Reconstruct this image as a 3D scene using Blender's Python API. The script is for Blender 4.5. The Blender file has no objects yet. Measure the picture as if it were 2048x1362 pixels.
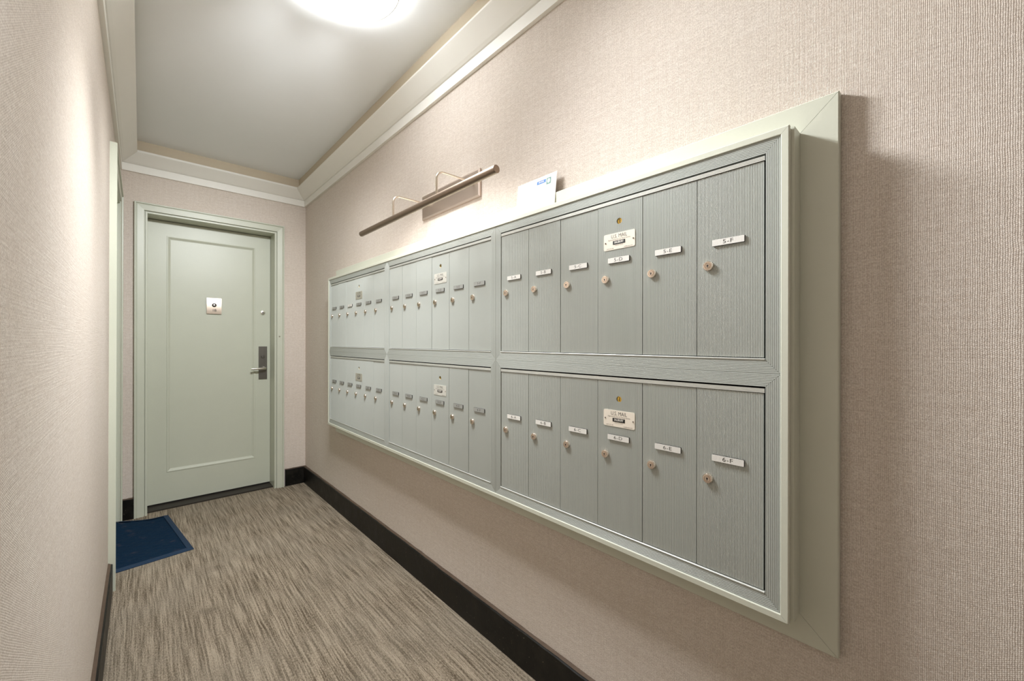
import bpy, bmesh, math, random
from mathutils import Matrix, Vector

random.seed(7)
PI = math.pi
S = bpy.context.scene
C = S.collection

# ------------------------------------------------------------------ camera
cam_d = bpy.data.cameras.new('camera')
cam = bpy.data.objects.new('camera', cam_d)
C.objects.link(cam)
cam_d.sensor_width = 36.0
cam_d.lens = 817.56 / 2048 * 36.0
cam_d.shift_y = 3.5 / 2048
cam_d.clip_start = 0.01
cam.matrix_world = (Matrix.Translation((0, 0, 1.1825)) @ Matrix.Rotation(-0.74, 4, 'Z')
                    @ Matrix.Rotation(PI / 2, 4, 'X') @ Matrix.Rotation(0.0015, 4, 'Z'))
S.camera = cam

# ------------------------------------------------------------------ world, exposure
w = bpy.data.worlds.new('world')
S.world = w
w.use_nodes = True
w.node_tree.nodes['Background'].inputs[0].default_value = (1.0, 0.95, 0.88, 1)
w.node_tree.nodes['Background'].inputs[1].default_value = 0.05
S.view_settings.view_transform = 'Standard'
S.view_settings.look = 'None'
S.view_settings.gamma = 1.0
S.view_settings.use_curve_mapping = False
S.view_settings.exposure = 1.3
CEIL_LAMP = 6.0        # radiance of the ceiling lamp's diffuser
FILL_BEAMS = (((0.35, 3.75, 0.75), 62.0, 82), ((0.50, -1.25, 1.00), 88.0, 78),      # fill spots added below the ceiling lamp: aim, watts, cone
              ((0.38, 1.62, 0.0), 64.0, 104), ((0.90, 0.10, 0.55), 36.0, 62), ((0.44, 3.60, 2.46), 18.0, 46))  # last beam is added to brighten the ceiling
PIC_LAMP = 12.0         # radiance of the picture light's LED strip

# ------------------------------------------------------------------ material helpers
def srgb(r, g, b):
    f = lambda c: (c / 255 / 12.92) if c / 255 <= 0.04045 else ((c / 255 + 0.055) / 1.055) ** 2.4
    return (f(r), f(g), f(b), 1.0)

class NT:
    """small wrapper that makes node trees readable"""
    def __init__(self, name):
        self.m = bpy.data.materials.new(name)
        self.m.use_nodes = True
        self.t = self.m.node_tree
        self.b = self.t.nodes['Principled BSDF']
    def n(self, kind, **kw):
        nd = self.t.nodes.new(kind)
        for k, v in kw.items():
            setattr(nd, k, v)
        return nd
    def link(self, a, b):
        self.t.links.new(a, b)
    def put(self, sock, val):
        if isinstance(val, bpy.types.NodeSocket):
            self.link(val, sock)
        else:
            sock.default_value = val
    def math(self, op, a, b=0.0, c=0.0):
        nd = self.n('ShaderNodeMath', operation=op)
        for s, v in zip(nd.inputs, (a, b, c)):
            self.put(s, v)
        return nd.outputs[0]
    def pos(self):
        g = self.n('ShaderNodeNewGeometry')
        s = self.n('ShaderNodeSeparateXYZ')
        self.link(g.outputs['Position'], s.inputs[0])
        return s.outputs
    def vec(self, x, y, z=0.0):
        nd = self.n('ShaderNodeCombineXYZ')
        for s, v in zip(nd.inputs, (x, y, z)):
            self.put(s, v)
        return nd.outputs[0]
    def noise(self, vec, scale=1.0, detail=2.0, rough=0.5):
        nd = self.n('ShaderNodeTexNoise')
        self.link(vec, nd.inputs['Vector'])
        nd.inputs['Scale'].default_value = scale
        nd.inputs['Detail'].default_value = detail
        nd.inputs['Roughness'].default_value = rough
        return nd.outputs['Fac']
    def mix(self, fac, a, b):
        nd = self.n('ShaderNodeMix', data_type='RGBA')
        self.put(nd.inputs[0], fac)
        self.put(nd.inputs[6], a)
        self.put(nd.inputs[7], b)
        return nd.outputs[2]
    def ramp(self, fac, lo, hi):
        nd = self.n('ShaderNodeMapRange')
        self.put(nd.inputs[0], fac)
        nd.inputs[1].default_value = lo
        nd.inputs[2].default_value = hi
        return nd.outputs[0]
    def bump(self, h, dist, strength=1.0):
        nd = self.n('ShaderNodeBump')
        nd.inputs['Strength'].default_value = strength
        nd.inputs['Distance'].default_value = dist
        self.link(h, nd.inputs['Height'])
        self.link(nd.outputs[0], self.b.inputs['Normal'])
    def set(self, color=None, rough=None, metal=None, spec=None):
        if color is not None: self.put(self.b.inputs['Base Color'], color)
        if rough is not None: self.put(self.b.inputs['Roughness'], rough)
        if metal is not None: self.put(self.b.inputs['Metallic'], metal)
        if spec is not None: self.put(self.b.inputs['Specular IOR Level'], spec)
        return self.m

def paint(name, col, rough=0.45, metal=0.0, var=0.06, bump=0.0, spec=0.5, vs=9.0):
    """painted or metal surface with a faint uneven tone"""
    t = NT(name)
    p = t.pos()
    v = t.vec(p[0], p[1], p[2])
    n1 = t.noise(v, vs, 3.0)
    dark = tuple(c * (1 - var) for c in col[:3]) + (1,)
    lite = tuple(min(1, c * (1 + var)) for c in col[:3]) + (1,)
    c = t.mix(n1, dark, lite)
    if bump:
        t.bump(t.noise(v, 160.0, 3.0), bump)
    return t.set(c, rough, metal, spec)

def emitter(name, col, strength):
    t = NT(name)
    t.set((0.8, 0.8, 0.8, 1), 0.5)
    t.put(t.b.inputs['Emission Color'], col)
    t.put(t.b.inputs['Emission Strength'], strength)
    return t.m

def wallpaper():
    t = NT('woven_wallpaper')
    x, y, z = t.pos()
    u = t.math('ADD', x, y)
    warp = t.noise(t.vec(t.math('MULTIPLY', u, 25.0), t.math('MULTIPLY', z, 25.0)), 1.0, 3.0)
    warp2 = t.noise(t.vec(t.math('MULTIPLY', u, 260.0), t.math('MULTIPLY', z, 260.0)), 1.0, 2.0)
    a = t.math('ADD', t.math('MULTIPLY', u, 1 / 0.0027), t.math('ADD', t.math('MULTIPLY', warp, 0.9), t.math('MULTIPLY', warp2, 0.6)))
    b = t.math('ADD', t.math('MULTIPLY', z, 1 / 0.0032), t.math('ADD', t.math('MULTIPLY', warp, 0.8), t.math('MULTIPLY', warp2, 0.35)))
    b2 = t.math('ADD', b, t.math('MULTIPLY', t.math('FLOOR', a), 0.5))
    sa = t.math('ABSOLUTE', t.math('SINE', t.math('MULTIPLY', a, PI)))
    sb = t.math('ABSOLUTE', t.math('SINE', t.math('MULTIPLY', b2, PI)))
    h = t.math('MULTIPLY', t.math('POWER', sa, 0.7), t.math('ADD', t.math('MULTIPLY', t.math('POWER', sb, 0.8), 0.72), 0.28))
    # long slubs of thread, both ways
    hs = t.noise(t.vec(t.math('MULTIPLY', u, 7.0), t.math('MULTIPLY', z, 330.0)), 1.0, 2.0)
    vs = t.noise(t.vec(t.math('MULTIPLY', u, 300.0), t.math('MULTIPLY', z, 6.0)), 1.0, 2.0)
    big = t.noise(t.vec(t.math('MULTIPLY', u, 2.5), t.math('MULTIPLY', z, 2.5)), 1.0, 3.0)
    slub = t.math('ADD', t.math('MULTIPLY', hs, 0.55), t.math('MULTIPLY', vs, 0.45))
    slub = t.ramp(slub, 0.28, 0.72)
    mid = t.ramp(t.noise(t.vec(t.math('MULTIPLY', u, 55.0), t.math('MULTIPLY', z, 90.0)), 1.0, 3.0, 0.6), 0.35, 0.65)
    c1 = t.mix(slub, srgb(225, 212, 200), srgb(244, 236, 227))
    c1 = t.mix(t.math('MULTIPLY', t.ramp(big, 0.35, 0.7), 0.3), c1, srgb(232, 221, 206))
    speck = t.ramp(t.noise(t.vec(t.math('MULTIPLY', u, 330.0), t.math('MULTIPLY', z, 270.0)), 1.0, 2.0, 0.6), 0.62, 0.36)
    c1 = t.mix(t.math('MULTIPLY', speck, 0.34), c1, srgb(150, 128, 108))
    c = t.mix(t.ramp(h, 0.0, 0.6), t.mix(t.math('ADD', t.math('MULTIPLY', mid, 0.55), 0.25), c1, srgb(142, 119, 100)), c1)
    t.set(c, 0.85, 0.0, 0.2)
    hh = t.math('ADD', h, t.math('MULTIPLY', slub, 0.8))
    t.bump(hh, 0.0007, 0.6)
    return t.m

def carpet():
    t = NT('streaked_carpet')
    x, y, z = t.pos()
    wob = t.math('MULTIPLY', t.noise(t.vec(t.math('MULTIPLY', x, 6.0), t.math('MULTIPLY', y, 5.0)), 1.0, 2.0), 0.012)
    xx = t.math('ADD', x, wob)
    streak = t.noise(t.vec(t.math('MULTIPLY', xx, 150.0), t.math('MULTIPLY', y, 4.5)), 1.0, 2.0, 0.6)
    band = t.noise(t.vec(t.math('MULTIPLY', xx, 40.0), t.math('MULTIPLY', y, 1.6)), 1.0, 2.0)
    tuft = t.noise(t.vec(t.math('MULTIPLY', xx, 330.0), t.math('MULTIPLY', y, 95.0)), 1.0, 2.0, 0.65)
    fine = t.noise(t.vec(t.math('MULTIPLY', xx, 620.0), t.math('MULTIPLY', y, 420.0)), 1.0, 2.0, 0.7)
    big = t.noise(t.vec(x, y), 3.2, 3.0)
    f = t.math('ADD', t.math('ADD', t.math('MULTIPLY', streak, 0.46), t.math('MULTIPLY', band, 0.14)), t.math('MULTIPLY', tuft, 0.40))
    f = t.ramp(f, 0.41, 0.585)
    c = t.mix(f, srgb(99, 87, 71), srgb(186, 171, 150))
    c = t.mix(t.math('MULTIPLY', t.ramp(big, 0.4, 0.65), 0.3), c, srgb(164, 154, 138))
    c = t.mix(t.math('MULTIPLY', t.ramp(fine, 0.60, 0.36), 0.35), c, srgb(70, 60, 48))
    # two old spots
    for cx, cy, r in ((0.2243, 2.2267, 0.055), (0.30, 2.62, 0.05)):
        dx = t.math('SUBTRACT', x, cx); dy = t.math('SUBTRACT', y, cy)
        dist = t.math('SQRT', t.math('ADD', t.math('MULTIPLY', dx, dx), t.math('MULTIPLY', dy, dy)))
        dist = t.math('ADD', dist, t.math('MULTIPLY', t.math('SUBTRACT', t.noise(t.vec(x, y), 30.0), 0.5), 0.07))
        c = t.mix(t.math('MULTIPLY', t.ramp(dist, r, 0.0), 0.45), c, srgb(84, 74, 62))
    t.set(c, 0.95, 0.0, 0.1)
    t.bump(t.math('ADD', t.math('MULTIPLY', fine, 0.8), t.math('MULTIPLY', f, 0.9)), 0.004, 0.6)
    return t.m

def marble():
    t = NT('black_marble')
    x, y, z = t.pos()
    v = t.vec(x, y, z)
    n = t.noise(v, 14.0, 8.0, 0.65)
    c = t.mix(t.ramp(n, 0.45, 0.75), srgb(9, 9, 8), srgb(38, 35, 29))
    sp = t.noise(v, 150.0, 2.0)
    c = t.mix(t.ramp(sp, 0.735, 0.76), c, srgb(150, 140, 120))
    t.set(c, t.math('ADD', t.math('MULTIPLY', n, 0.4), 0.24), 0.0, 0.3)
    t.bump(t.noise(v, 60.0, 4.0), 0.001, 0.5)
    return t.m

def mat_rubber():
    t = NT('navy_mat_fabric')
    x, y, z = t.pos()
    v = t.vec(x, y, z)
    n = t.noise(v, 500.0, 2.0)
    d = t.noise(v, 16.0, 3.0)
    c = t.mix(n, srgb(5, 21, 37), srgb(16, 46, 70))
    c = t.mix(t.math('MULTIPLY', t.ramp(d, 0.6, 0.8), 0.5), c, srgb(86, 74, 74))
    t.set(c, 0.9, 0.0, 0.15)
    t.bump(n, 0.0015, 0.8)
    return t.m

def brushed(name, col, rough=0.32, axis=(3, 300, 3)):
    t = NT(name)
    x, y, z = t.pos()
    n = t.noise(t.vec(t.math('MULTIPLY', x, axis[0]), t.math('MULTIPLY', y, axis[1]), t.math('MULTIPLY', z, axis[2])), 1.0, 2.0)
    c = t.mix(n, tuple(k * 0.88 for k in col[:3]) + (1,), col)
    t.set(c, t.math('ADD', t.math('MULTIPLY', n, 0.14), rough - 0.07), 1.0)
    return t.m

M = {}
M['wall'] = wallpaper()
M['carpet'] = carpet()
M['marble'] = marble()
M['mat'] = mat_rubber()
M['mat_edge'] = paint('navy_mat_border', srgb(11, 42, 68), 0.8, var=0.15, vs=60)
M['ceiling'] = paint('ceiling_paint', srgb(246, 248, 249), 0.7, var=0.01)
M['crown'] = paint('crown_paint', srgb(239, 236, 228), 0.4, var=0.015)
M['tan'] = paint('tan_fascia_paint', srgb(198, 184, 160), 0.6, var=0.02)
M['sage'] = paint('sage_paint', srgb(198, 200, 183), 0.38, var=0.025, bump=0.0002)
M['sage_box'] = paint('sage_surround_paint', srgb(212, 213, 197), 0.36, var=0.02, bump=0.0002)
M['alu'] = paint('grey_ribbed_aluminium', srgb(183, 187, 181), 0.42, metal=0.1, var=0.03)
M['alu_rail'] = paint('bare_aluminium_rail', srgb(214, 215, 208), 0.32, metal=0.4, var=0.03)
M['dark'] = paint('dark_cavity', srgb(22, 21, 18), 0.8)
M['nickel'] = paint('satin_nickel', srgb(230, 215, 200), 0.2, metal=1.0, var=0.03)
M['brass'] = paint('brass', srgb(226, 190, 96), 0.25, metal=1.0, var=0.05)
M['keyhole'] = paint('keyhole_shadow', srgb(24, 16, 10), 0.6)
M['black_core'] = paint('black_plastic_core', srgb(38, 37, 34), 0.5)
M['white_plate'] = paint('white_engraved_face', srgb(232, 229, 222), 0.45, var=0.015)
M['reflection_plate'] = paint('reflection_grey_face', srgb(158, 158, 153), 0.45, var=0.03)  # face greyed to imitate the reflection at the farther units' viewing angle
M['dimmed_plate'] = paint('dimmed_mail_plate', srgb(176, 173, 158), 0.45, var=0.04)  # copy of the cream plate, far unit's dimness put into the colour
M['part_dimmed_plate'] = paint('part_dimmed_mail_plate', srgb(206, 204, 194), 0.4, var=0.02)  # copy of the cream plate, middle unit's milder dimness put into the colour
M['cream_plate'] = paint('cream_metal_plate', srgb(240, 230, 214), 0.4, var=0.015)
M['ink'] = paint('black_ink', srgb(52, 49, 45), 0.6)
M['ink_soft'] = paint('grey_ink', srgb(140, 130, 120), 0.6)
M['plate_black'] = paint('black_logo_field', srgb(28, 26, 22), 0.5)
M['plate_white'] = paint('white_logo_letters', srgb(235, 230, 220), 0.5)
M['fixture'] = brushed('brushed_nickel_plate', srgb(212, 196, 184), 0.42, (3, 3, 400))
M['bronze'] = brushed('brushed_bronze_tube', srgb(150, 132, 116), 0.42, (300, 2, 300))
M['arm'] = paint('polished_nickel_arm', srgb(226, 214, 200), 0.2, metal=1.0)
M['escutcheon'] = brushed('brushed_pewter_plate', srgb(128, 124, 118), 0.38, (400, 3, 3))
M['lever'] = paint('satin_lever_metal', srgb(232, 228, 220), 0.25, metal=1.0)
M['viewer'] = paint('viewer_plate_metal', srgb(222, 206, 190), 0.42, metal=1.0)
M['threshold'] = paint('dark_wood_saddle', srgb(44, 38, 31), 0.6, var=0.2)
M['caulk'] = paint('brown_edge_paste', srgb(84, 68, 54), 0.8, var=0.25, vs=40)
M['paper'] = paint('envelope_paper', srgb(240, 234, 228), 0.7, var=0.01)
M['blue'] = paint('blue_sticker_print', srgb(22, 112, 190), 0.5)
M['stamp'] = paint('green_stamp_print', srgb(94, 140, 130), 0.6, var=0.3, vs=400)
M['stamp_art'] = paint('pale_stamp_oval', srgb(196, 214, 200), 0.6, var=0.1)
M['pencil'] = paint('faint_handwriting', srgb(186, 176, 172), 0.7)
M['lamp_rim'] = paint('white_lamp_metal', srgb(225, 222, 214), 0.35)
M['lamp'] = emitter('lamp_glass', (0.945, 0.975, 1.0, 1), CEIL_LAMP)
M['lamp_side'] = emitter('lamp_glass_side', (0.945, 0.975, 1.0, 1), CEIL_LAMP * 1.2)
M['led'] = emitter('led_strip', (1.0, 0.95, 0.94, 1), PIC_LAMP)

# ------------------------------------------------------------------ mesh helpers
class MB:
    """collects vertices and faces; build() links them as ONE mesh object"""
    def __init__(self):
        self.v, self.f = [], []
    def quad(self, a, b, c, d):
        n = len(self.v)
        self.v += [a, b, c, d]
        self.f.append((n, n + 1, n + 2, n + 3))
    def poly(self, pts):
        n = len(self.v)
        self.v += list(pts)
        self.f.append(tuple(range(n, n + len(pts))))
    def box(self, x0, x1, y0, y1, z0, z1, fn=None):
        p = [(x, y, z) for x in (x0, x1) for y in (y0, y1) for z in (z0, z1)]
        if fn: p = [fn(*q) for q in p]
        n = len(self.v)
        self.v += p
        for f in ((0, 1, 3, 2), (4, 6, 7, 5), (0, 4, 5, 1), (2, 3, 7, 6), (0, 2, 6, 4), (1, 5, 7, 3)):
            self.f.append(tuple(n + i for i in f))
        return self
    def loft(self, rings, closed=True, caps=True):
        """skin a list of equally long rings of points"""
        n0 = len(self.v); k = len(rings[0])
        for r in rings: self.v += list(r)
        for i in range(len(rings) - 1):
            for j in range(k if closed else k - 1):
                j2 = (j + 1) % k
                self.f.append((n0 + i * k + j, n0 + i * k + j2, n0 + (i + 1) * k + j2, n0 + (i + 1) * k + j))
        if caps and closed:
            self.f.append(tuple(n0 + j for j in reversed(range(k))))
            self.f.append(tuple(n0 + (len(rings) - 1) * k + j for j in range(k)))
        return self
    def lathe(self, prof, o, ax, e1, e2, seg=24, caps=True):
        """prof: (radius, height along ax)"""
        rings = []
        for r, h in prof:
            rings.append([tuple(o[i] + ax[i] * h + r * (math.cos(2 * PI * j / seg) * e1[i] + math.sin(2 * PI * j / seg) * e2[i]) for i in range(3)) for j in range(seg)])
        return self.loft(rings, True, caps)
    def tube(self, pts, r, seg=10):
        pts = [Vector(p) for p in pts]
        rings = []
        up = None
        for i, p in enumerate(pts):
            d = (pts[min(i + 1, len(pts) - 1)] - pts[max(i - 1, 0)]).normalized()
            if up is None:
                up = d.orthogonal().normalized()
            up = (up - d * up.dot(d)).normalized()
            s = d.cross(up)
            rr = r[i] if isinstance(r, (list, tuple)) else r
            rings.append([tuple(p + rr * (math.cos(2 * PI * j / seg) * up + math.sin(2 * PI * j / seg) * s)) for j in range(seg)])
        return self.loft(rings)
    def mesh(self, name, mat, off=(0, 0, 0), smooth=False):
        me = bpy.data.meshes.new(name)
        me.from_pydata([(v[0] - off[0], v[1] - off[1], v[2] - off[2]) for v in self.v], [], self.f)
        bm = bmesh.new(); bm.from_mesh(me)
        bmesh.ops.remove_doubles(bm, verts=bm.verts, dist=1e-6)
        bmesh.ops.recalc_face_normals(bm, faces=bm.faces)
        bm.to_mesh(me); bm.free()
        me.materials.append(M[mat])
        if smooth:
            me.shade_smooth()
            me.set_sharp_from_angle(angle=math.radians(35))
        return me
    def build(self, name, mat, parent=None, smooth=False):
        off = world_loc(parent) if parent else (0, 0, 0)
        return link(name, self.mesh(name, mat, off, smooth), parent)

def world_loc(o):
    x = y = z = 0.0
    while o:
        x += o.location.x; y += o.location.y; z += o.location.z
        o = o.parent
    return (x, y, z)

def link(name, data, parent=None, loc=None):
    o = bpy.data.objects.new(name, data)
    C.objects.link(o)
    o.parent = parent
    if loc: o.location = loc
    return o

def tag(o, label=None, cat=None, group=None, kind=None):
    if label: o['label'] = label
    if cat: o['category'] = cat
    if group: o['group'] = group
    if kind: o['kind'] = kind
    return o

def thing(name, loc, label, cat=None, group=None, kind=None):
    o = link(name, None, None, loc)
    o.empty_display_size = 0.05
    return tag(o, label, cat, group, kind)

def struct(o, label):
    return tag(o, label, None, None, 'structure')

def mitre_piece(mb, rect, prof, side, fn, three=False, gap=0.0):
    """one mitred length of a rectangular frame. rect = inner edge (a0,a1,b0,b1); prof = [(w outward, h proud)]"""
    a0, a1, b0, b1 = rect
    r0, r1 = [], []
    for w_, h in prof:
        if side == 'T':
            r0.append(fn(a0 - w_ + gap, b1 + w_, h)); r1.append(fn(a1 + w_ - gap, b1 + w_, h))
        elif side == 'B':
            r0.append(fn(a0 - w_ + gap, b0 - w_, h)); r1.append(fn(a1 + w_ - gap, b0 - w_, h))
        elif side == 'L':
            r0.append(fn(a0 - w_, (b0 if three else b0 - w_ + gap), h)); r1.append(fn(a0 - w_, b1 + w_ - gap, h))
        else:
            r0.append(fn(a1 + w_, (b0 if three else b0 - w_ + gap), h)); r1.append(fn(a1 + w_, b1 + w_ - gap, h))
    mb.loft([r0, r1])
    return mb

def text_mesh(name, body, size, mat, fn, spacing=1.0, offset=0.0, width=1.0, align='CENTER'):
    """flat lettering as a mesh; fn maps (right, up) to a point"""
    cu = bpy.data.curves.new('txt', 'FONT')
    cu.body = body; cu.size = size; cu.align_x = align; cu.align_y = 'CENTER'
    cu.space_character = spacing; cu.offset = offset; cu.resolution_u = 3
    cu.fill_mode = 'FRONT'
    ob = bpy.data.objects.new('txt', cu); C.objects.link(ob)
    dg = bpy.context.evaluated_depsgraph_get()
    me0 = ob.evaluated_get(dg).to_mesh()
    vs = [fn(v.co.x * width, v.co.y) for v in me0.vertices]
    fs = [tuple(p.vertices) for p in me0.polygons]
    ob.evaluated_get(dg).to_mesh_clear()
    bpy.data.objects.remove(ob); bpy.data.curves.remove(cu)
    me = bpy.data.meshes.new(name)
    me.from_pydata(vs, [], fs)
    me.materials.append(M[mat])
    return me

# ------------------------------------------------------------------ the place, in metres
A = 1.0418            # right wall
YE = 3.7335           # end wall
YB = -5.4             # wall behind the camera
ZC = 2.512            # ceiling
def XL(y, z):         # left wall: a little out of square and out of plumb
    return -0.106 + 0.003 * (y - 2.7) + 0.002 * z
def LW(y, z, h):      # a point h proud of the left wall
    return (XL(y, z) + h, y, z)

# openings
D1 = (0.0439, 0.8086, 0.0, 2.056)         # end door opening in x, z
D2 = (2.767, 3.588, 0.0, 2.060)           # left door opening in y, z

# floor and ceiling
struct(MB().box(-0.6, 1.3, YB - 0.2, 4.2, -0.05, 0.0).build('floor', 'carpet'), 'grey brown streaked carpet running the length of the hall')
struct(MB().box(-0.6, 1.3, YB - 0.2, 4.2, ZC, ZC + 0.06).build('ceiling', 'ceiling'), 'plain white painted ceiling with recessed edges')

# walls
struct(MB().box(A, A + 0.12, YB, 4.2, 0, ZC).build('wall_right', 'wall'), 'right wall in beige woven wallpaper behind the mailboxes')
b = MB()
JO = 0.0155
b.box(-0.6, D1[0] - JO, YE, YE + 0.22, 0, ZC)
b.box(D1[1] + JO, A, YE, YE + 0.22, 0, ZC)
b.box(D1[0] - JO, D1[1] + JO, YE, YE + 0.22, D1[3] + JO, ZC)
struct(b.build('wall_back', 'wall'), 'end wall in beige woven wallpaper around the numbered door')
b = MB()
lw = lambda h, y, z: LW(y, z, h)
b.box(-0.2, 0, YB, D2[0] - JO, 0, ZC, lw)
b.box(-0.2, 0, D2[1] + JO, YE, 0, ZC, lw)
b.box(-0.2, 0, D2[0] - JO, D2[1] + JO, D2[3] + JO, ZC, lw)
struct(b.build('wall_left', 'wall'), 'left wall in beige woven wallpaper close to the viewer')
struct(MB().box(-0.4, A + 0.12, YB - 0.12, YB, 0, ZC).build('wall_front', 'wall'), 'wallpapered wall at the near end of the hall')

# crown moulding, one length for each wall, mitred in the corners
CR = [(0, 2.318), (0.015, 2.318), (0.015, 2.3665), (0.0115, 2.3685), (0.019, 2.3705), (0.030, 2.378),
      (0.086, 2.427), (0.090, 2.431), (0.090, 2.437), (0.086, 2.4385), (0.086, 2.4445), (0.070, 2.4445), (0.0, 2.4445)]
FA = [(0.0, 2.4445), (0.072, 2.4445), (0.072, ZC), (0.0, ZC)]
def crown(name, fn0, fn1, label):
    mb = MB().loft([[fn0(p, z) for p, z in CR], [fn1(p, z) for p, z in CR]])
    o = struct(mb.build(name, 'crown'), label)
    MB().loft([[fn0(p, z) for p, z in FA], [fn1(p, z) for p, z in FA]]).build('fascia', 'tan', o)
crown('trim_1', lambda p, z: (A - p, YB + p, z), lambda p, z: (A - p, YE - p, z), 'white crown moulding along the right wall')
crown('trim_2', lambda p, z: (XL(YE, z) + p, YE - p, z), lambda p, z: (A - p, YE - p, z), 'white crown moulding across the end wall')
crown('trim_3', lambda p, z: LW(YB + p, z, p), lambda p, z: LW(YE - p, z, p), 'white crown moulding along the left wall')
crown('trim_4', lambda p, z: (XL(YB, z) + p, YB + p, z), lambda p, z: (A - p, YB + p, z), 'white crown moulding on the near end wall')

# black marble baseboards with an uneven upper edge and a smear of brown paste above it
def baseboard(name, p0, p1, nrm, label, seed, step=0.05):
    rnd = random.Random(seed)
    L = math.dist(p0, p1); n = max(2, int(L / step))
    rings, rings2 = [], []
    hprev = 0.135
    for i in range(n + 1):
        t = i / n
        x = p0[0] + (p1[0] - p0[0]) * t; y = p0[1] + (p1[1] - p0[1]) * t
        hprev = 0.6 * hprev + 0.4 * (0.1345 + rnd.uniform(-0.004, 0.003))
        h = hprev; th = 0.0165
        q = lambda d, z: (x + nrm[0] * d, y + nrm[1] * d, z)
        rings.append([q(0, 0), q(th, 0), q(th, h - 0.003), q(th - 0.0035, h), q(0, h)])
        k = 0.1392 + rnd.uniform(-0.0012, 0.0012)
        rings2.append([q(0, h), q(th - 0.006, h), q(0.003, k), q(0, k)])
    o = MB().loft(rings).build(name, 'marble')
    struct(o, label)
    MB().loft(rings2).build('edge_paste', 'caulk', o)
baseboard('baseboard_right', (A, YB), (A, YE - 0.0165), (-1, 0), 'chipped black marble baseboard along the right wall', 1)
baseboard('baseboard_back', (0.8865, YE), (A, YE), (0, -1), 'black marble baseboard right of the end door', 2, 0.03)
baseboard('baseboard_corner', (XL(YE, 0), YE), (-0.0225, YE), (0, -1), 'short black marble baseboard left of the end door', 3, 0.02)
baseboard('baseboard_left', (XL(YB, 0), YB), (XL(D2[0] - 0.07, 0), D2[0] - 0.0705), (1, 0), 'black marble baseboard along the left wall', 4)

# ------------------------------------------------------------------ doors and their frames
def casing_profile():
    return [(0.0, 0.0), (0.0, 0.014), (0.002, 0.016), (0.036, 0.019), (0.038, 0.0165), (0.041, 0.0165),
            (0.042, 0.0245), (0.044, 0.026), (0.049, 0.026), (0.051, 0.024), (0.051, 0.0)]
def door_frame(name, rect, fn, label, depth, jw):
    """jamb lining with a narrow face, then the moulded casing around it"""
    root = struct(link(name, None), label)
    a0, a1, b0, b1 = rect
    prof = casing_profile()
    outer = (a0 - jw, a1 + jw, b0, b1 + jw)
    for s, n in (('L', 'casing_side'), ('R', 'casing_side'), ('T', 'casing_head')):
        mitre_piece(MB(), outer, prof, s, fn, True).build(n, 'sage', root)
    jp = [(0.0, -depth), (0.0, 0.009), (0.0015, 0.0105), (jw - 0.005, 0.0105), (jw - 0.004, 0.001), (jw, 0.001), (jw, -depth)]
    for s, n in (('L', 'jamb'), ('R', 'jamb'), ('T', 'jamb_head')):
        mitre_piece(MB(), rect, jp, s, fn, True).build(n, 'sage', root)
    return root
FE = lambda a, b_, h: (a, YE - h, b_)                    # end wall: a = x
FL = lambda a, b_, h: LW(a, b_, h)                       # left wall: a = y
fr1 = door_frame('trim_5', D1, FE, 'sage green moulded casing around the end door', 0.215, 0.0165)
fr2 = door_frame('trim_6', D2, FL, 'sage green casing around the door in the left wall', 0.19, 0.0165)
# rubber bumper screw in the right casing
MB().lathe([(0.0062, 0), (0.0062, 0.003), (0.004, 0.0055), (0.0, 0.006)], (0.8427, YE - 0.018, 1.2265), (0, -1, 0), (1, 0, 0), (0, 0, 1), 16, False).build('screw_head', 'lever', fr1, True)

def door_leaf(name, rect, fn, h0, label, pan):
    """slab with one sunk panel framed by a moulding. h0 = front face depth behind the wall"""
    a0, a1, b0, b1 = rect
    root = struct(link(name, None), label)
    p0, p1, q0, q1 = pan
    mb = MB()
    F = lambda a, b_, h: fn(a, b_, h0 + h)
    for x0, x1, y0, y1, nm in ((a0, p0, b0, b1, 'stile'), (p1, a1, b0, b1, 'stile'), (p0, p1, q1, b1, 'rail'), (p0, p1, b0, q0, 'rail')):
        m = MB()
        v = [F(a, b_, h) for a in (x0, x1) for b_ in (y0, y1) for h in (-0.04, 0.0)]
        n = len(m.v); m.v += v
        for f in ((0, 1, 3, 2), (4, 6, 7, 5), (0, 4, 5, 1), (2, 3, 7, 6), (0, 2, 6, 4), (1, 5, 7, 3)): m.f.append(f)
        m.build(nm, 'sage', root)
    m = MB()
    m.v = [F(a, b_, h) for a in (p0, p1) for b_ in (q0, q1) for h in (-0.03, -0.009)]
    for f in ((0, 1, 3, 2), (4, 6, 7, 5), (0, 4, 5, 1), (2, 3, 7, 6), (0, 2, 6, 4), (1, 5, 7, 3)): m.f.append(f)
    m.build('panel', 'sage', root)
    mp = [(0.0, -0.009), (0.0, -0.006), (-0.004, -0.0045), (-0.008, -0.0015), (-0.012, 0.0015), (-0.016, 0.003), (-0.0205, 0.003), (-0.022, 0.0), (-0.022, -0.009)]
    mp = [(w_ * -1, h) for w_, h in mp]
    inner = (p0 + 0.020, p1 - 0.020, q0 + 0.020, q1 - 0.020)
    for s in 'LRTB':
        mitre_piece(MB(), inner, mp, s, F).build('panel_moulding', 'sage', root)
    return root
HD = -(3.8702 - YE)
d1 = door_leaf('door_1', (0.0456, 0.8072, 0.022, 2.052), FE, HD, 'sage green panelled door marked 1B at the end', (0.151, 0.700, 0.239, 1.947))
d2 = door_leaf('door_2', (2.769, 3.586, 0.022, 2.056), FL, -0.125, 'sage green panelled door recessed in the left wall', (2.885, 3.47, 0.24, 1.945))
def dd(x, h, z): return (x, 3.8702 - h, z)
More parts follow.
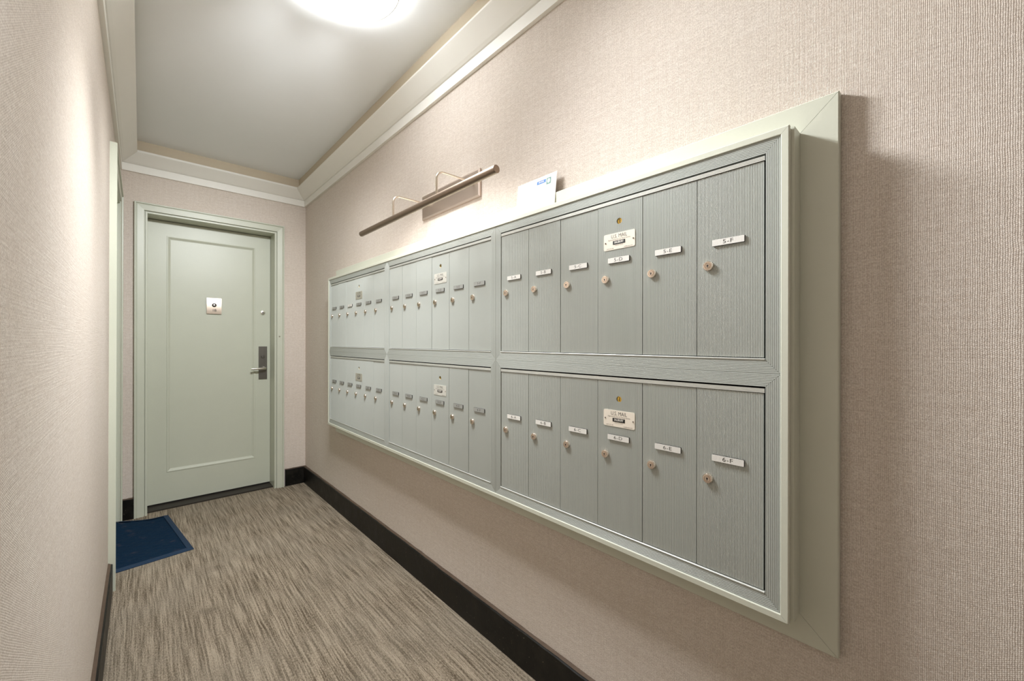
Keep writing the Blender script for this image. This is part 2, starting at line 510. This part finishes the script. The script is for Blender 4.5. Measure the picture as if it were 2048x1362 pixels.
# viewer plate with peephole and the number 1B
m = MB()
rings = []
for i in range(9):
    t = -1 + 2 * i / 8
    zz = 1.4575 + 0.0605 * t
    hh = 0.0075 - 0.0045 * t * t
    rings.append([dd(0.4282 - 0.0465, 0, zz), dd(0.4282 - 0.0465, hh, zz), dd(0.4282 + 0.0465, hh, zz), dd(0.4282 + 0.0465, 0, zz)])
vp = m.loft(rings).build('viewer_plate', 'viewer', d1, True)
MB().lathe([(0.0145, 0.004), (0.0145, 0.009), (0.012, 0.010), (0.0, 0.010)], dd(0.4282, 0, 1.4635), (0, -1, 0), (1, 0, 0), (0, 0, 1), 24, False).build('peephole_ring', 'keyhole', vp, True)
MB().lathe([(0.0065, 0.0095), (0.0065, 0.0108), (0.004, 0.0115), (0.0, 0.0115)], dd(0.4282, 0, 1.4635), (0, -1, 0), (1, 0, 0), (0, 0, 1), 20, False).build('peephole_lens', 'lever', vp, True)
link('number', text_mesh('number', '1B', 0.027, 'ink', lambda r, u: dd(0.4285 + r, 0.0068, 1.424 + u), 1.0, 0.0001), vp)
bpy.data.objects['number'].location = (0, -0.0008, 0)
# deadbolt
db = MB().lathe([(0.0175, 0), (0.0175, 0.005), (0.0155, 0.012), (0.0125, 0.013), (0.0, 0.013)], dd(0.7532, 0, 1.4224), (0, -1, 0), (1, 0, 0), (0, 0, 1), 28, False).build('deadbolt', 'lever', d1, True)
MB().lathe([(0.0075, 0.0128), (0.0075, 0.0145), (0.0, 0.0145)], dd(0.7532, 0, 1.4224), (0, -1, 0), (1, 0, 0), (0, 0, 1), 20, False).build('lock_cylinder', 'escutcheon', db, True)
MB().box(0.7532 - 0.001, 0.7532 + 0.001, 3.8702 - 0.0150, 3.8702 - 0.0140, 1.4224 - 0.005, 1.4224 + 0.003).build('keyhole', 'keyhole', db)
# lock plate with cylinder and lever
es = MB().loft([[dd(x, h, z) for x, z in ((0.7245, 0.877), (0.784, 0.877), (0.784, 1.1445), (0.7245, 1.1445))] for h in (0, 0.007)] +
               [[dd(x, 0.0085, z) for x, z in ((0.726, 0.8785), (0.7825, 0.8785), (0.7825, 1.143), (0.726, 1.143))]]).build('lock_plate', 'escutcheon', d1)
MB().lathe([(0.0135, 0.008), (0.0135, 0.013), (0.0115, 0.0145), (0.0, 0.0145)], dd(0.755, 0, 1.063), (0, -1, 0), (1, 0, 0), (0, 0, 1), 24, False).build('lock_cylinder', 'escutcheon', es, True)
MB().box(0.754, 0.756, 3.8702 - 0.0156, 3.8702 - 0.0143, 1.057, 1.068).build('keyhole', 'keyhole', es)
m = MB().tube([dd(0.766, 0.008, 0.966), dd(0.766, 0.030, 0.966), dd(0.764, 0.042, 0.966), dd(0.757, 0.049, 0.966), dd(0.745, 0.051, 0.9655), dd(0.70, 0.052, 0.9645), dd(0.665, 0.050, 0.9645)],
              [0.0115, 0.0105, 0.010, 0.0095, 0.009, 0.0085, 0.008], 14)
m.build('lever_handle', 'lever', es, True)
# saddles under both doors
struct(MB().box(D1[0], D1[1], YE + 0.035, YE + 0.21, 0.0, 0.010).build('trim_7', 'threshold'), 'dark worn saddle under the end door')
struct(MB().box(-0.19, -0.02, D2[0], D2[1], 0.0, 0.012, lambda h, y, z: LW(y, z, h)).build('trim_8', 'threshold'), 'dark saddle under the door in the left wall')
# lever on the left wall's door (hidden from here)
e2 = MB().loft([[LW(y, z, -0.125 + h) for y, z in ((2.80, 0.88), (2.855, 0.88), (2.855, 1.14), (2.80, 1.14))] for h in (0, 0.008)]).build('lock_plate', 'escutcheon', d2)
MB().tube([LW(2.82, 0.97, -0.117), LW(2.82, 0.97, -0.085), LW(2.832, 0.97, -0.075), LW(2.93, 0.968, -0.075)], 0.009, 12).build('lever_handle', 'lever', e2, True)

# ------------------------------------------------------------------ mailbox surround: backing boards, box sides, front trim
XB = 1.022
sur = thing('mailbox_surround', (XB, 1.56, 0.55), 'sage painted wooden surround framing the whole bank of mailboxes', 'surround')
BY0, BY1, BZ0, BZ1 = 0.1608, 2.9532, 0.5562, 1.6817
KY0, KY1, KZ0, KZ1 = 0.2255, 2.9480, 0.6160, 1.6206
# wall-mounted boards, mitred at the corners
for s in 'LRTB':
    wl, wr, wt, wb = KY0 - BY0, BY1 - KY1, BZ1 - KZ1, KZ0 - BZ0
    F = lambda a, b_, h: (A - 0.0005 - h, a, b_)
    c_in = {'00': (KY0, KZ0), '10': (KY1, KZ0), '11': (KY1, KZ1), '01': (KY0, KZ1)}
    c_out = {'00': (BY0, BZ0), '10': (BY1, BZ0), '11': (BY1, BZ1), '01': (BY0, BZ1)}
    k0, k1 = {'L': ('00', '01'), 'R': ('10', '11'), 'T': ('01', '11'), 'B': ('00', '10')}[s]
    th = A - 0.0005 - XB
    rr = []
    for k, sg in ((k0, 1), (k1, -1)):
        (iy, iz), (oy, oz) = c_in[k], c_out[k]
        g = 0.0004 * sg
        gy, gz = (0, g) if s in 'LR' else (g, 0)
        dy, dz = 0.002 * (1 if iy > oy else -1), 0.002 * (1 if iz > oz else -1)
        ey, ez = (oy, oz)
        rr.append([F(iy + gy, iz + gz, 0), F(iy + gy, iz + gz, th), F(ey + dy + gy, ez + dz + gz, th), F(ey + gy, ez + gz, th - 0.002), F(ey + gy, ez + gz, 0)])
    MB().loft(rr).build('backing_board', 'sage_box', sur)
# four sides of the box
XF = 0.969
m = MB().box(0.978, XB + 0.015, KY0, KY0 + 0.012, KZ0, KZ1).build('box_side', 'sage_box', sur)
m = MB().box(0.978, XB + 0.015, KY1 - 0.012, KY1, KZ0, KZ1).build('box_side', 'sage_box', sur)
m = MB().box(0.978, XB + 0.015, KY0 + 0.012, KY1 - 0.012, KZ1 - 0.012, KZ1).build('box_top', 'sage_box', sur)
m = MB().box(0.978, XB + 0.015, KY0 + 0.012, KY1 - 0.012, KZ0, KZ0 + 0.012).build('box_bottom', 'sage_box', sur)
m = MB().box(0.9745, 0.978, KY0 + 0.006, KY0 + 0.013, KZ0 + 0.004, KZ1 - 0.004)
m.box(0.9745, 0.978, KY1 - 0.013, KY1 - 0.006, KZ0 + 0.004, KZ1 - 0.004)
m.box(0.9745, 0.978, KY0 + 0.013, KY1 - 0.013, KZ1 - 0.011, KZ1 - 0.004)
m.box(0.9745, 0.978, KY0 + 0.013, KY1 - 0.013, KZ0 + 0.004, KZ0 + 0.011)
m.build('shadow_joint', 'sage_box', sur)
# front trim ring
TR = (0.2462, 2.9310, 0.6285, 1.6070)
tp = [(0.0, -0.006), (0.0, 0.0022), (0.0012, 0.0032), (0.0130, 0.0032), (0.0148, 0.0016), (0.0148, -0.0055)]
for s in 'LRTB':
    mitre_piece(MB(), TR, tp, s, lambda a, b_, h: (XF - h, a, b_), gap=0.0002).build('front_trim', 'sage_box', sur)

# ------------------------------------------------------------------ the six mailbox units
COLS = [(2.0445, 2.9308), (1.1502, 2.0443), (0.2464, 1.1500)]
ROWS = [(1.1178, 1.6068), (0.6287, 1.1176)]
RIB = 0.0275
HGT = 0.489
rib_prof = [(0.0, -0.014), (0.0, 0.0)]
for i in range(8):
    w0 = 0.0003 + i * 0.0034
    rib_prof += [(w0 + 0.0018, 0.0), (w0 + 0.0023, -0.0007), (w0 + 0.0029, -0.0007), (w0 + 0.0034, 0.0)]
rib_prof = [p for p in rib_prof if p[0] <= 0.0273] + [(0.0275, 0.0), (0.0275, -0.012)]

def ribbed_slab(w_, h_, th, pitch=0.00315):
    """closed slab in local coords: x = -proud, y across, z up, vertical ribs on its front"""
    n = int(round(w_ / pitch)); pt = w_ / n
    pr = []
    for i in range(n):
        y0 = -w_ / 2 + i * pt
        pr += [(-0.0, y0 + 0.0002), (0.0, y0 + pt * 0.46), (0.0006, y0 + pt * 0.62), (0.0006, y0 + pt * 0.84)]
    pr += [(0.0, w_ / 2), (th, w_ / 2), (th, -w_ / 2)]
    return MB().loft([[(x, y, 0.0) for x, y in pr], [(x, y, h_) for x, y in pr]])

def rounded(y0, y1, z0, z1, r, k=4):
    pts = []
    for cy, cz, a0 in ((y1 - r, z1 - r, 0), (y0 + r, z1 - r, 1), (y0 + r, z0 + r, 2), (y1 - r, z0 + r, 3)):
        for i in range(k + 1):
            a = (a0 + i / k) * PI / 2
            pts.append((cy + r * math.cos(a), cz + r * math.sin(a)))
    return pts
def plate(y0, y1, z0, z1, r, x0, x1):
    pts = rounded(y0, y1, z0, z1, r)
    return MB().loft([[(x0, y, z) for y, z in pts], [(x1, y, z) for y, z in pts]])

# meshes common to all doors (door-local: y across with +y to the viewer's left, x towards the wall)
EX, EY, EZ = (-1, 0, 0), (0, 1, 0), (0, 0, 1)
ZL, ZP, ZU, ZK = 0.2075, 0.2580, 0.3105, 0.3645      # lock, name plate, mail plate, master key above the door's foot
def rot_e(a):
    return (0, math.cos(a), math.sin(a)), (0, -math.sin(a), math.cos(a))
lock_me = MB().lathe([(0.0112, -0.001), (0.0112, 0.0042), (0.0100, 0.0060), (0.0068, 0.0063), (0.0064, 0.0054), (0.0060, 0.0054), (0.0058, 0.0066), (0.0, 0.0066)],
                     (0, 0, 0), EX, EY, EZ, 24, False).mesh('lock_cylinder', 'nickel', smooth=True)
m = MB()
m.lathe([(0.0019, 0.0064), (0.0019, 0.00695), (0.0, 0.00695)], (0, 0, 0.0006), EX, EY, EZ, 10, False)
m.box(-0.00695, -0.0064, -0.0009, 0.0009, -0.0040, 0.0006)
key_me = m.mesh('keyhole', 'keyhole')
core_me = plate(-0.0338, 0.0338, -0.0075, 0.0075, 0.0016, 0.0004, -0.0032).mesh('name_plate', 'black_core')
face_me = plate(-0.0334, 0.0336, -0.0071, 0.0072, 0.0015, -0.0031, -0.0037).mesh('plate_face', 'white_plate')
face_grey_me = plate(-0.0334, 0.0336, -0.0071, 0.0072, 0.0015, -0.0031, -0.0037).mesh('plate_face', 'reflection_plate')
# "U.S. MAIL" plate with its lettering
us_me = plate(-0.049, 0.049, -0.0225, 0.0225, 0.004, 0.0004, -0.0010).mesh('mail_plate', 'cream_plate')
us_part_dimmed = us_me.copy(); us_part_dimmed.materials[0] = M['part_dimmed_plate']
us_dimmed = us_me.copy(); us_dimmed.materials[0] = M['dimmed_plate']
T = lambda dy, dz, x=-0.00115: (lambda r, u: (x, dy - r, dz + u))
us_t1 = text_mesh('mail_lettering', 'U.S. MAIL', 0.0145, 'ink', T(0, 0.0135), 1.0, -0.00006, 0.86)
us_t2 = text_mesh('small_print', 'Approved by the U.S. Postal Service', 0.0056, 'ink_soft', T(0, 0.0049), 1.0, 0.0, 0.86)
us_t3 = text_mesh('small_print', 'USPS STD 4B', 0.0046, 'ink_soft', T(0.029, -0.0190), 1.0, 0.0, 0.9)
us_t4 = text_mesh('small_print', 'mailboxes.com', 0.0050, 'ink_soft', T(-0.029, -0.0190), 1.0, 0.0, 0.9)
us_bar = plate(-0.0195, 0.0195, -0.0092, 0.0012, 0.001, -0.0009, -0.00125).mesh('logo_field', 'plate_black')
us_bt = text_mesh('logo_lettering', 'SALSBURY', 0.0080, 'plate_white', T(0, -0.0035, -0.0014), 1.0, 0.0002, 0.80)
us_ind = text_mesh('small_print', 'INDUSTRIES', 0.0046, 'ink_soft', T(0, -0.0118), 1.25, 0.0, 0.85)
rivet_me = MB().lathe([(0.0023, 0.0008), (0.0020, 0.0020), (0.001, 0.0026), (0.0, 0.0027)], (0, 0, 0), EX, EY, EZ, 12, False).mesh('rivet', 'ink_soft', smooth=True)
mk_me = MB().lathe([(0.0078, -0.0055), (0.0078, -0.0030), (0.0, -0.0030)], (0, 0, 0), EX, EY, EZ, 24, False).mesh('master_lock', 'brass')
m = MB()
zig = [(0.0005, 0.0052), (0.0012, 0.0030), (-0.0010, 0.0010), (0.0010, -0.0012), (-0.0006, -0.0034), (0.0004, -0.0052)]
for (ya, za), (yb, zb) in zip(zig, zig[1:]):
    m.loft([[(x, ya + s, za) for x, s in ((-0.0029 + 0.006, -0.0009), (-0.0029 + 0.006, 0.0009), (0.0025, 0.0009), (0.0025, -0.0009))],
            [(x, yb + s, zb) for x, s in ((-0.0029 + 0.006, -0.0009), (-0.0029 + 0.006, 0.0009), (0.0025, 0.0009), (0.0025, -0.0009))]])
mkk_me = m.mesh('keyhole', 'keyhole')

TOP_LABEL = {(0, 0): 'far upper mailbox unit with six ribbed doors, beside the end wall',
             (0, 1): 'far lower mailbox unit with six ribbed doors, beside the end wall',
             (1, 0): 'middle upper mailbox unit, six ribbed doors numbered 3-A to 3-F',
             (1, 1): 'middle lower mailbox unit, six ribbed doors numbered 4-A to 4-F',
             (2, 0): 'nearest upper mailbox unit, six ribbed doors numbered 5-A to 5-F',
             (2, 1): 'nearest lower mailbox unit, six ribbed doors numbered 6-A to 6-F'}
for ci, (y0, y1) in enumerate(COLS):
    o0, o1 = y0 + RIB, y1 - RIB                     # opening
    yc = (y0 + y1) / 2
    pw = (o1 - o0 - 0.0046) / 6                     # door pitch
    dw, dh = pw - 0.0014, 0.4135
    # shared meshes of this column, unit-local (origin at foot of the unit, y = yc, x = XF)
    L = lambda a, b_, h: (-h, a - yc, b_)
    rect = (o0, o1, RIB, HGT - RIB)
    fr = {s: mitre_piece(MB(), rect, rib_prof, s, L, gap=0.0003).mesh('frame_rail', 'alu') for s in 'LRTB'}
    body = MB().box(0.0135, 0.045, y0 - yc + 0.003, y1 - yc - 0.003, 0.003, HGT - 0.003).mesh('body', 'dark')
    m = MB()
    hr = [(0.004, 0), (0.0, 0.0), (0.0, 0.0028), (0.0007, 0.0032), (0.0, 0.0036), (0.0, 0.0064), (0.0007, 0.0068), (0.0, 0.0072), (0.0, 0.0098), (0.004, 0.0098)]
    m.loft([[(x + 0.001, yy, z * 0.92) for x, z in hr] for yy in (o0 - yc + 0.0022, o1 - yc - 0.0012)])
    head = m.mesh('head_rail', 'alu_rail')
    m = MB()
    sl = [(0.008, 0.0), (-0.0006, 0.0), (-0.0012, 0.0008), (-0.0012, 0.0026), (-0.0004, 0.0034), (0.008, 0.0034)]
    m.loft([[(x, yy, z) for x, z in sl] for yy in (o0 - yc + 0.0014, o1 - yc - 0.0006)])
    sill = m.mesh('sill', 'alu_rail')
    door_me = ribbed_slab(dw, dh, 0.006).mesh('door', 'alu')
    # the door with the master lock has a real hole
    tmp = link('tmp', ribbed_slab(dw, dh, 0.006).mesh('door', 'alu'))
    cut = link('cut', MB().lathe([(0.0082, -0.02), (0.0082, 0.02)], (0, 0, ZK), EX, EY, EZ, 24).mesh('cut', 'dark'))
    md = tmp.modifiers.new('b', 'BOOLEAN'); md.object = cut; md.operation = 'DIFFERENCE'; md.solver = 'EXACT'
    dg = bpy.context.evaluated_depsgraph_get()
    door_d_me = bpy.data.meshes.new_from_object(tmp.evaluated_get(dg))
    door_d_me.materials.clear(); door_d_me.materials.append(M['alu'])
    bpy.data.objects.remove(tmp); bpy.data.objects.remove(cut)
    for ri, (z0, z1) in enumerate(ROWS):
        u = thing('mailbox_unit', (XF, yc, z0), TOP_LABEL[(ci, ri)], 'mailbox unit', 'mailbox units in the wall bank')
        for s in 'TBLR': link('frame_rail', fr[s], u)
        link('body', body, u)
        link('head_rail', head, u, (0, 0, 0.4482))
        link('sill', sill, u, (0, 0, RIB + 0.0006))
        fl = str(2 * ci + 1 + ri)
        for k in range(6):
            yk = (o1 - 0.0009) - yc - pw * (k + 0.5)
            jit = random.Random(ci * 100 + ri * 10 + k).uniform(-0.0006, 0.0006)
            d = link('door', door_d_me if k == 3 else door_me, u, (0.003 + jit, yk, 0.0334))
            n_ = fl + '-' + 'ABCDEF'[k]
            d['label'] = 'ribbed grey mailbox door ' + n_ if ci else 'ribbed grey mailbox door'
            lo = link('lock_cylinder', lock_me, d, (0, dw / 2 - 0.0262, ZL))
            lo.rotation_euler.x = random.Random(k + 10 * ri + ci).uniform(-0.15, 0.15)
            ky = link('keyhole', key_me, d, (0, dw / 2 - 0.0262, ZL))
            pj = random.Random(k * 7 + ri * 31 + ci).uniform(-0.0006, 0.0006)
            link('name_plate', core_me, d, (0, pj, ZP))
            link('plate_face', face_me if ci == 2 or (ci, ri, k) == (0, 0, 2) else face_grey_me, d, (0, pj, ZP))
            link('plate_lettering', text_mesh('plate_lettering', n_, 0.0128, 'ink', lambda r, v_: (-0.0039, pj - r, ZP + v_), 1.1, -0.0001, 1.3), d)
            if k == 3:
                link('master_lock', mk_me, d, (0, 0, ZK))
                link('keyhole', mkk_me, d, (0, 0, ZK))
                p = link('mail_plate', (us_dimmed, us_part_dimmed, us_me)[ci], d, (0, 0, ZU))
                for me in (us_t1, us_t2, us_t3, us_t4, us_bar, us_bt, us_ind):
                    link(me.name.split('.')[0], me, d, (0, 0, ZU))
                link('rivet', rivet_me, d, (0, 0.0437, ZU - 0.0012))
                link('rivet', rivet_me, d, (0, -0.0437, ZU - 0.0012))

# ------------------------------------------------------------------ picture light on the wall above the mailboxes
pl = thing('picture_light', (A, 1.555, 1.84), 'slim brushed nickel picture light mounted above the mailboxes', 'wall lamp')
m = MB()
py0, py1, pz0, pz1 = 1.328, 1.79, 1.782, 1.898
m.loft([[(x, y, z) for y, z in ((py0 + e, pz0 + e), (py1 - e, pz0 + e), (py1 - e, pz1 - e), (py0 + e, pz1 - e))] for x, e in ((A - 0.0003, 0), (A - 0.009, 0), (A - 0.013, 0.007))])
m.build('back_plate', 'fixture', pl)
XT, ZT, RT = 0.852, 1.742, 0.0135
TY0, TY1 = 1.011, 2.088
# tube, open along its lower wall side where the light strip sits
def ring(y, r, a0=-25, a1=265, n=22):
    # angle measured from straight towards the wall (+x), going down
    return [(XT + r * math.cos(math.radians(a)), y, ZT + r * math.sin(math.radians(a))) for a in [a0 + (a1 - a0) * i / n for i in range(n + 1)]]
m = MB()
rings = []
for y in (TY0, TY1):
    rings.append(ring(y, RT, -14, 294) + ring(y, RT - 0.0015, -14, 294)[::-1])
m.loft(rings)
m.build('tube', 'bronze', pl, True)
for y, s in ((TY0, -1), (TY1, 1)):
    MB().lathe([(RT, 0.0), (RT, 0.003), (RT - 0.001, 0.004), (0, 0.004)], (XT, y - s * 0.0005, ZT), (0, s, 0), (1, 0, 0), (0, 0, 1), 24, True).build('end_cap', 'bronze', pl, True)
m = MB()
cyl = []
for y in (TY0 + 0.06, TY1 - 0.06):
    cyl.append([(XT + (RT - 0.004) * math.cos(a), y, ZT + (RT - 0.004) * math.sin(a)) for a in [math.radians(-16 - 50 * i / 8) for i in range(9)]])
m.loft(cyl, closed=False, caps=False)
m.build('light_strip', 'led', pl)
for ya in (1.733, 1.368):
    za = 1.848
    pts = [(A - 0.012, ya - 0.0, za - 0.002)]
    pts += [(A - 0.05, ya, za), (XT + 0.03, ya, za)]
    for i in range(1, 7):
        a = i / 6 * PI / 2
        pts.append((XT + 0.03 - 0.03 * math.sin(a), ya, za - 0.03 + 0.03 * math.cos(a)))
    pts.append((XT, ya, ZT + RT - 0.003))
    am = MB().tube(pts, 0.0042, 12).build('arm', 'arm', pl, True)
    MB().lathe([(0.0085, 0), (0.0085, 0.004), (0.006, 0.006), (0.0042, 0.006)], (A - 0.0125, ya, za - 0.002), (-1, 0, 0), (0, 1, 0), (0, 0, 1), 20, True).build('arm_collar', 'arm', am, True)
for y in (1.343, 1.775):
    MB().lathe([(0.004, 0), (0.0035, 0.002), (0, 0.0025)], (A - 0.013, y, 1.84), (-1, 0, 0), (0, 1, 0), (0, 0, 1), 14, False).build('screw', 'arm', pl, True)

# ------------------------------------------------------------------ ceiling lamp
LX, LR = 0.517, 0.2145
def lathe_z(prof, LY, seg, name, mat, par):
    MB().lathe(prof, (LX, LY, ZC), (0, 0, -1), (1, 0, 0), (0, 1, 0), seg, False).build(name, mat, par, True)
for LY, lab in ((1.480, 'round flush ceiling lamp with a bright white glass diffuser above the mailboxes'),
                (-3.6, 'round flush lamp added for fill at the near end of the hall, unseen behind the viewer')):  # second lamp is an unseen addition, gives fill from behind
    cl = thing('ceiling_lamp', (LX, LY, ZC), lab, 'ceiling lamp', 'flush ceiling lamps along the hall')
    lathe_z([(0.17, 0.0), (0.17, 0.007), (0.165, 0.009), (0.0, 0.009)], LY, 48, 'canopy', 'lamp_rim', cl)
    lathe_z([(LR - 0.001, 0.029), (LR, 0.031), (LR, 0.0405), (LR - 0.003, 0.042), (LR - 0.0045, 0.041), (LR - 0.0045, 0.031), (LR - 0.003, 0.029), (LR - 0.001, 0.029)], LY, 64, 'rim', 'lamp_rim', cl)
    lathe_z([(LR - 0.028, 0.0095), (LR - 0.0052, 0.026), (LR - 0.0052, 0.0378)], LY, 64, 'glass_side', 'lamp_side', cl)
    lathe_z([(LR - 0.0052, 0.038), (0.19, 0.0402), (0.13, 0.0435), (0.06, 0.045), (0.0, 0.0455)], LY, 64, 'diffuser', 'lamp', cl)
    # added spots just under the glass even out the light along the hall
    for aim, watts, cone in FILL_BEAMS if LY > 0 else ():
        for k in range(4):
            q = Vector((LX + 0.125 * math.cos(PI / 4 + k * PI / 2), LY + 0.125 * math.sin(PI / 4 + k * PI / 2), 2.388))
            ld = bpy.data.lights.new('fill_spot', 'SPOT')
            ld.energy = watts / 4; ld.spot_size = math.radians(cone); ld.spot_blend = 1.0
            ld.shadow_soft_size = 0.075; ld.color = (0.945, 0.975, 1.0)
            lo = link('fill_spot', ld, cl, q - Vector((LX, LY, ZC)))
            lo.rotation_euler = (Vector(aim) + (Vector((q.x - LX, 0, 0)) * 2.2 if aim[2] > 2 else Vector()) - q).to_track_quat('-Z', 'Y').to_euler()

# ------------------------------------------------------------------ envelope leaning on the surround's top edge
ev = thing('envelope', (1.0165, 1.003, KZ1), 'white stamped envelope leaning on the wall on top of the mailboxes', 'envelope')
th = math.atan2(0.0048, 0.061)
EW, EH = 0.188, 0.1325
def EV(s, t, d):    # s to the right (-y), t up the sheet, d off its face
    return (1.0165 + t * math.sin(th) - d * math.cos(th), 1.0955 - s - 0.004 * t / EH, KZ1 + 0.0004 + t * math.cos(th) + d * math.sin(th))
m = MB()
m.loft([[EV(s, t, d) for s, t in ((0, 0), (EW, 0), (EW, EH), (0, EH))] for d in (-0.0008, 0.0006)])
m.build('sheet', 'paper', ev)
def sheet_patch(name, mat, s0, s1, t0, t1, d0, d1, par=ev):
    return MB().loft([[EV(s, t, d) for s, t in ((s0, t0), (s1, t0), (s1, t1), (s0, t1))] for d in (d0, d1)]).build(name, mat, par)
bs = sheet_patch('airmail_sticker', 'blue', 0.0985, 0.1400, 0.1085, 0.1195, 0.0006, 0.0009)
bs['label'] = 'blue sticker with white letters'
link('sticker_lettering', text_mesh('sticker_lettering', 'AIR MAIL', 0.0085, 'paper', lambda r, u: tuple(a - b_ for a, b_ in zip(EV(0.119 + r, 0.1142 + u, 0.0011), ev.location)), 1.0, 0.0001, 0.8), bs)
st = sheet_patch('stamp', 'stamp', 0.1435, 0.1635, 0.0985, 0.1205, 0.0006, 0.0009)
pts = [(0.1535 + 0.0068 * math.cos(2 * PI * i / 16), 0.1097 + 0.0082 * math.sin(2 * PI * i / 16)) for i in range(16)]
MB().loft([[EV(s, t, d) for s, t in pts] for d in (0.0008, 0.0011)]).build('stamp_oval', 'stamp_art', st)
rnd = random.Random(5)
hw = MB()
def scribble(s0, s1, t0, amp):
    n = int((s1 - s0) / 0.0022)
    prev = None
    for i in range(n + 1):
        p = (s0 + (s1 - s0) * i / n, t0 + rnd.uniform(-amp, amp))
        if prev and rnd.random() > 0.14:
            (sa, ta), (sb, tb) = prev, p
            hw.quad(EV(sa, ta, 0.0008), EV(sb, tb, 0.0008), EV(sb, tb + 0.0005, 0.0008), EV(sa, ta + 0.0005, 0.0008))
        prev = p
scribble(0.108, 0.131, 0.0775, 0.0016)
scribble(0.096, 0.118, 0.0660, 0.0012)
scribble(0.022, 0.076, 0.0700, 0.0022)
scribble(0.022, 0.070, 0.0600, 0.0022)
scribble(0.022, 0.060, 0.0500, 0.0022)
hw.build('handwriting', 'pencil', ev)

# ------------------------------------------------------------------ door mat, one corner pushed up against the casing
W_, L_ = 0.375, 0.700
ang = math.radians(7.0)
P0 = (0.2338, 2.9413)
mt = thing('door_mat', (0.03, 3.27, 0.0), 'navy blue ribbed door mat in front of the left door', 'door mat')
def sm(x, a, b_):
    t = max(0, min(1, (x - a) / (b_ - a))); return t * t * (3 - 2 * t)
def MT(s, t, z):     # s leftwards from the right edge, t along the hall
    x = P0[0] - s * math.cos(ang) - t * math.sin(ang)
    y = P0[1] - s * math.sin(ang) + t * math.cos(ang)
    lift = 0.047 * sm(s, 0.06, 0.34) * sm(t, 0.40, 0.70) + 0.014 * sm(s, 0.31, 0.36)
    return (x, y, z + lift)
BD = 0.028
m = MB()
# border: bevelled rim as a ring of quads
def grid(m, s0, s1, t0, t1, ns, nt, zf):
    n0 = len(m.v)
    for i in range(ns + 1):
        for j in range(nt + 1):
            s = s0 + (s1 - s0) * i / ns; t = t0 + (t1 - t0) * j / nt
            m.v.append(MT(s, t, zf(s, t)))
    for i in range(ns):
        for j in range(nt):
            a = n0 + i * (nt + 1) + j
            m.f.append((a, a + 1, a + nt + 2, a + nt + 1))
def rimz(s, t):
    e = min(s, t, W_ - s, L_ - t)
    return 0.003 + 0.0065 * sm(e, 0.0, 0.016)
for s0, s1, t0, t1, ns, nt in ((0, BD, 0, L_, 4, 50), (W_ - BD, W_, 0, L_, 4, 50), (BD, W_ - BD, 0, BD, 26, 4), (BD, W_ - BD, L_ - BD, L_, 26, 4)):
    grid(m, s0, s1, t0, t1, ns, nt, rimz)
# side skirt and underside
def edge(n):
    out = []
    for i in range(n): out.append((W_ * i / n, 0))
    for i in range(n): out.append((W_, L_ * i / n))
    for i in range(n): out.append((W_ - W_ * i / n, L_))
    for i in range(n): out.append((0, L_ - L_ * i / n))
    return out
e = edge(50)
m.loft([[MT(s, t, 0.0005) for s, t in e], [MT(s, t, 0.003) for s, t in e]], True, False)
grid(m, 0, W_, 0, L_, 26, 50, lambda s, t: 0.0005)
m.build('border', 'mat_edge', mt)
m = MB()
rnd = random.Random(11)
cell = {}
def fieldz(s, t):
    # broken ribs running across the mat, like a woven basket
    row = int(t / 0.0215)
    f = (t / 0.0215) % 1.0
    k = int((s + (0.022 if row % 2 else 0)) / 0.044)
    if (row, k) not in cell: cell[(row, k)] = rnd.uniform(0.4, 1.0)
    ss = ((s + (0.022 if row % 2 else 0)) / 0.044) % 1.0
    return 0.0020 + 0.0080 * cell[(row, k)] * max(0, math.sin(PI * f)) ** 0.8 * (0.35 + 0.65 * max(0, math.sin(PI * ss)) ** 0.5)
grid(m, BD, W_ - BD, BD, L_ - BD, 70, 180, fieldz)
m.build('ribbed_field', 'mat', mt, True)
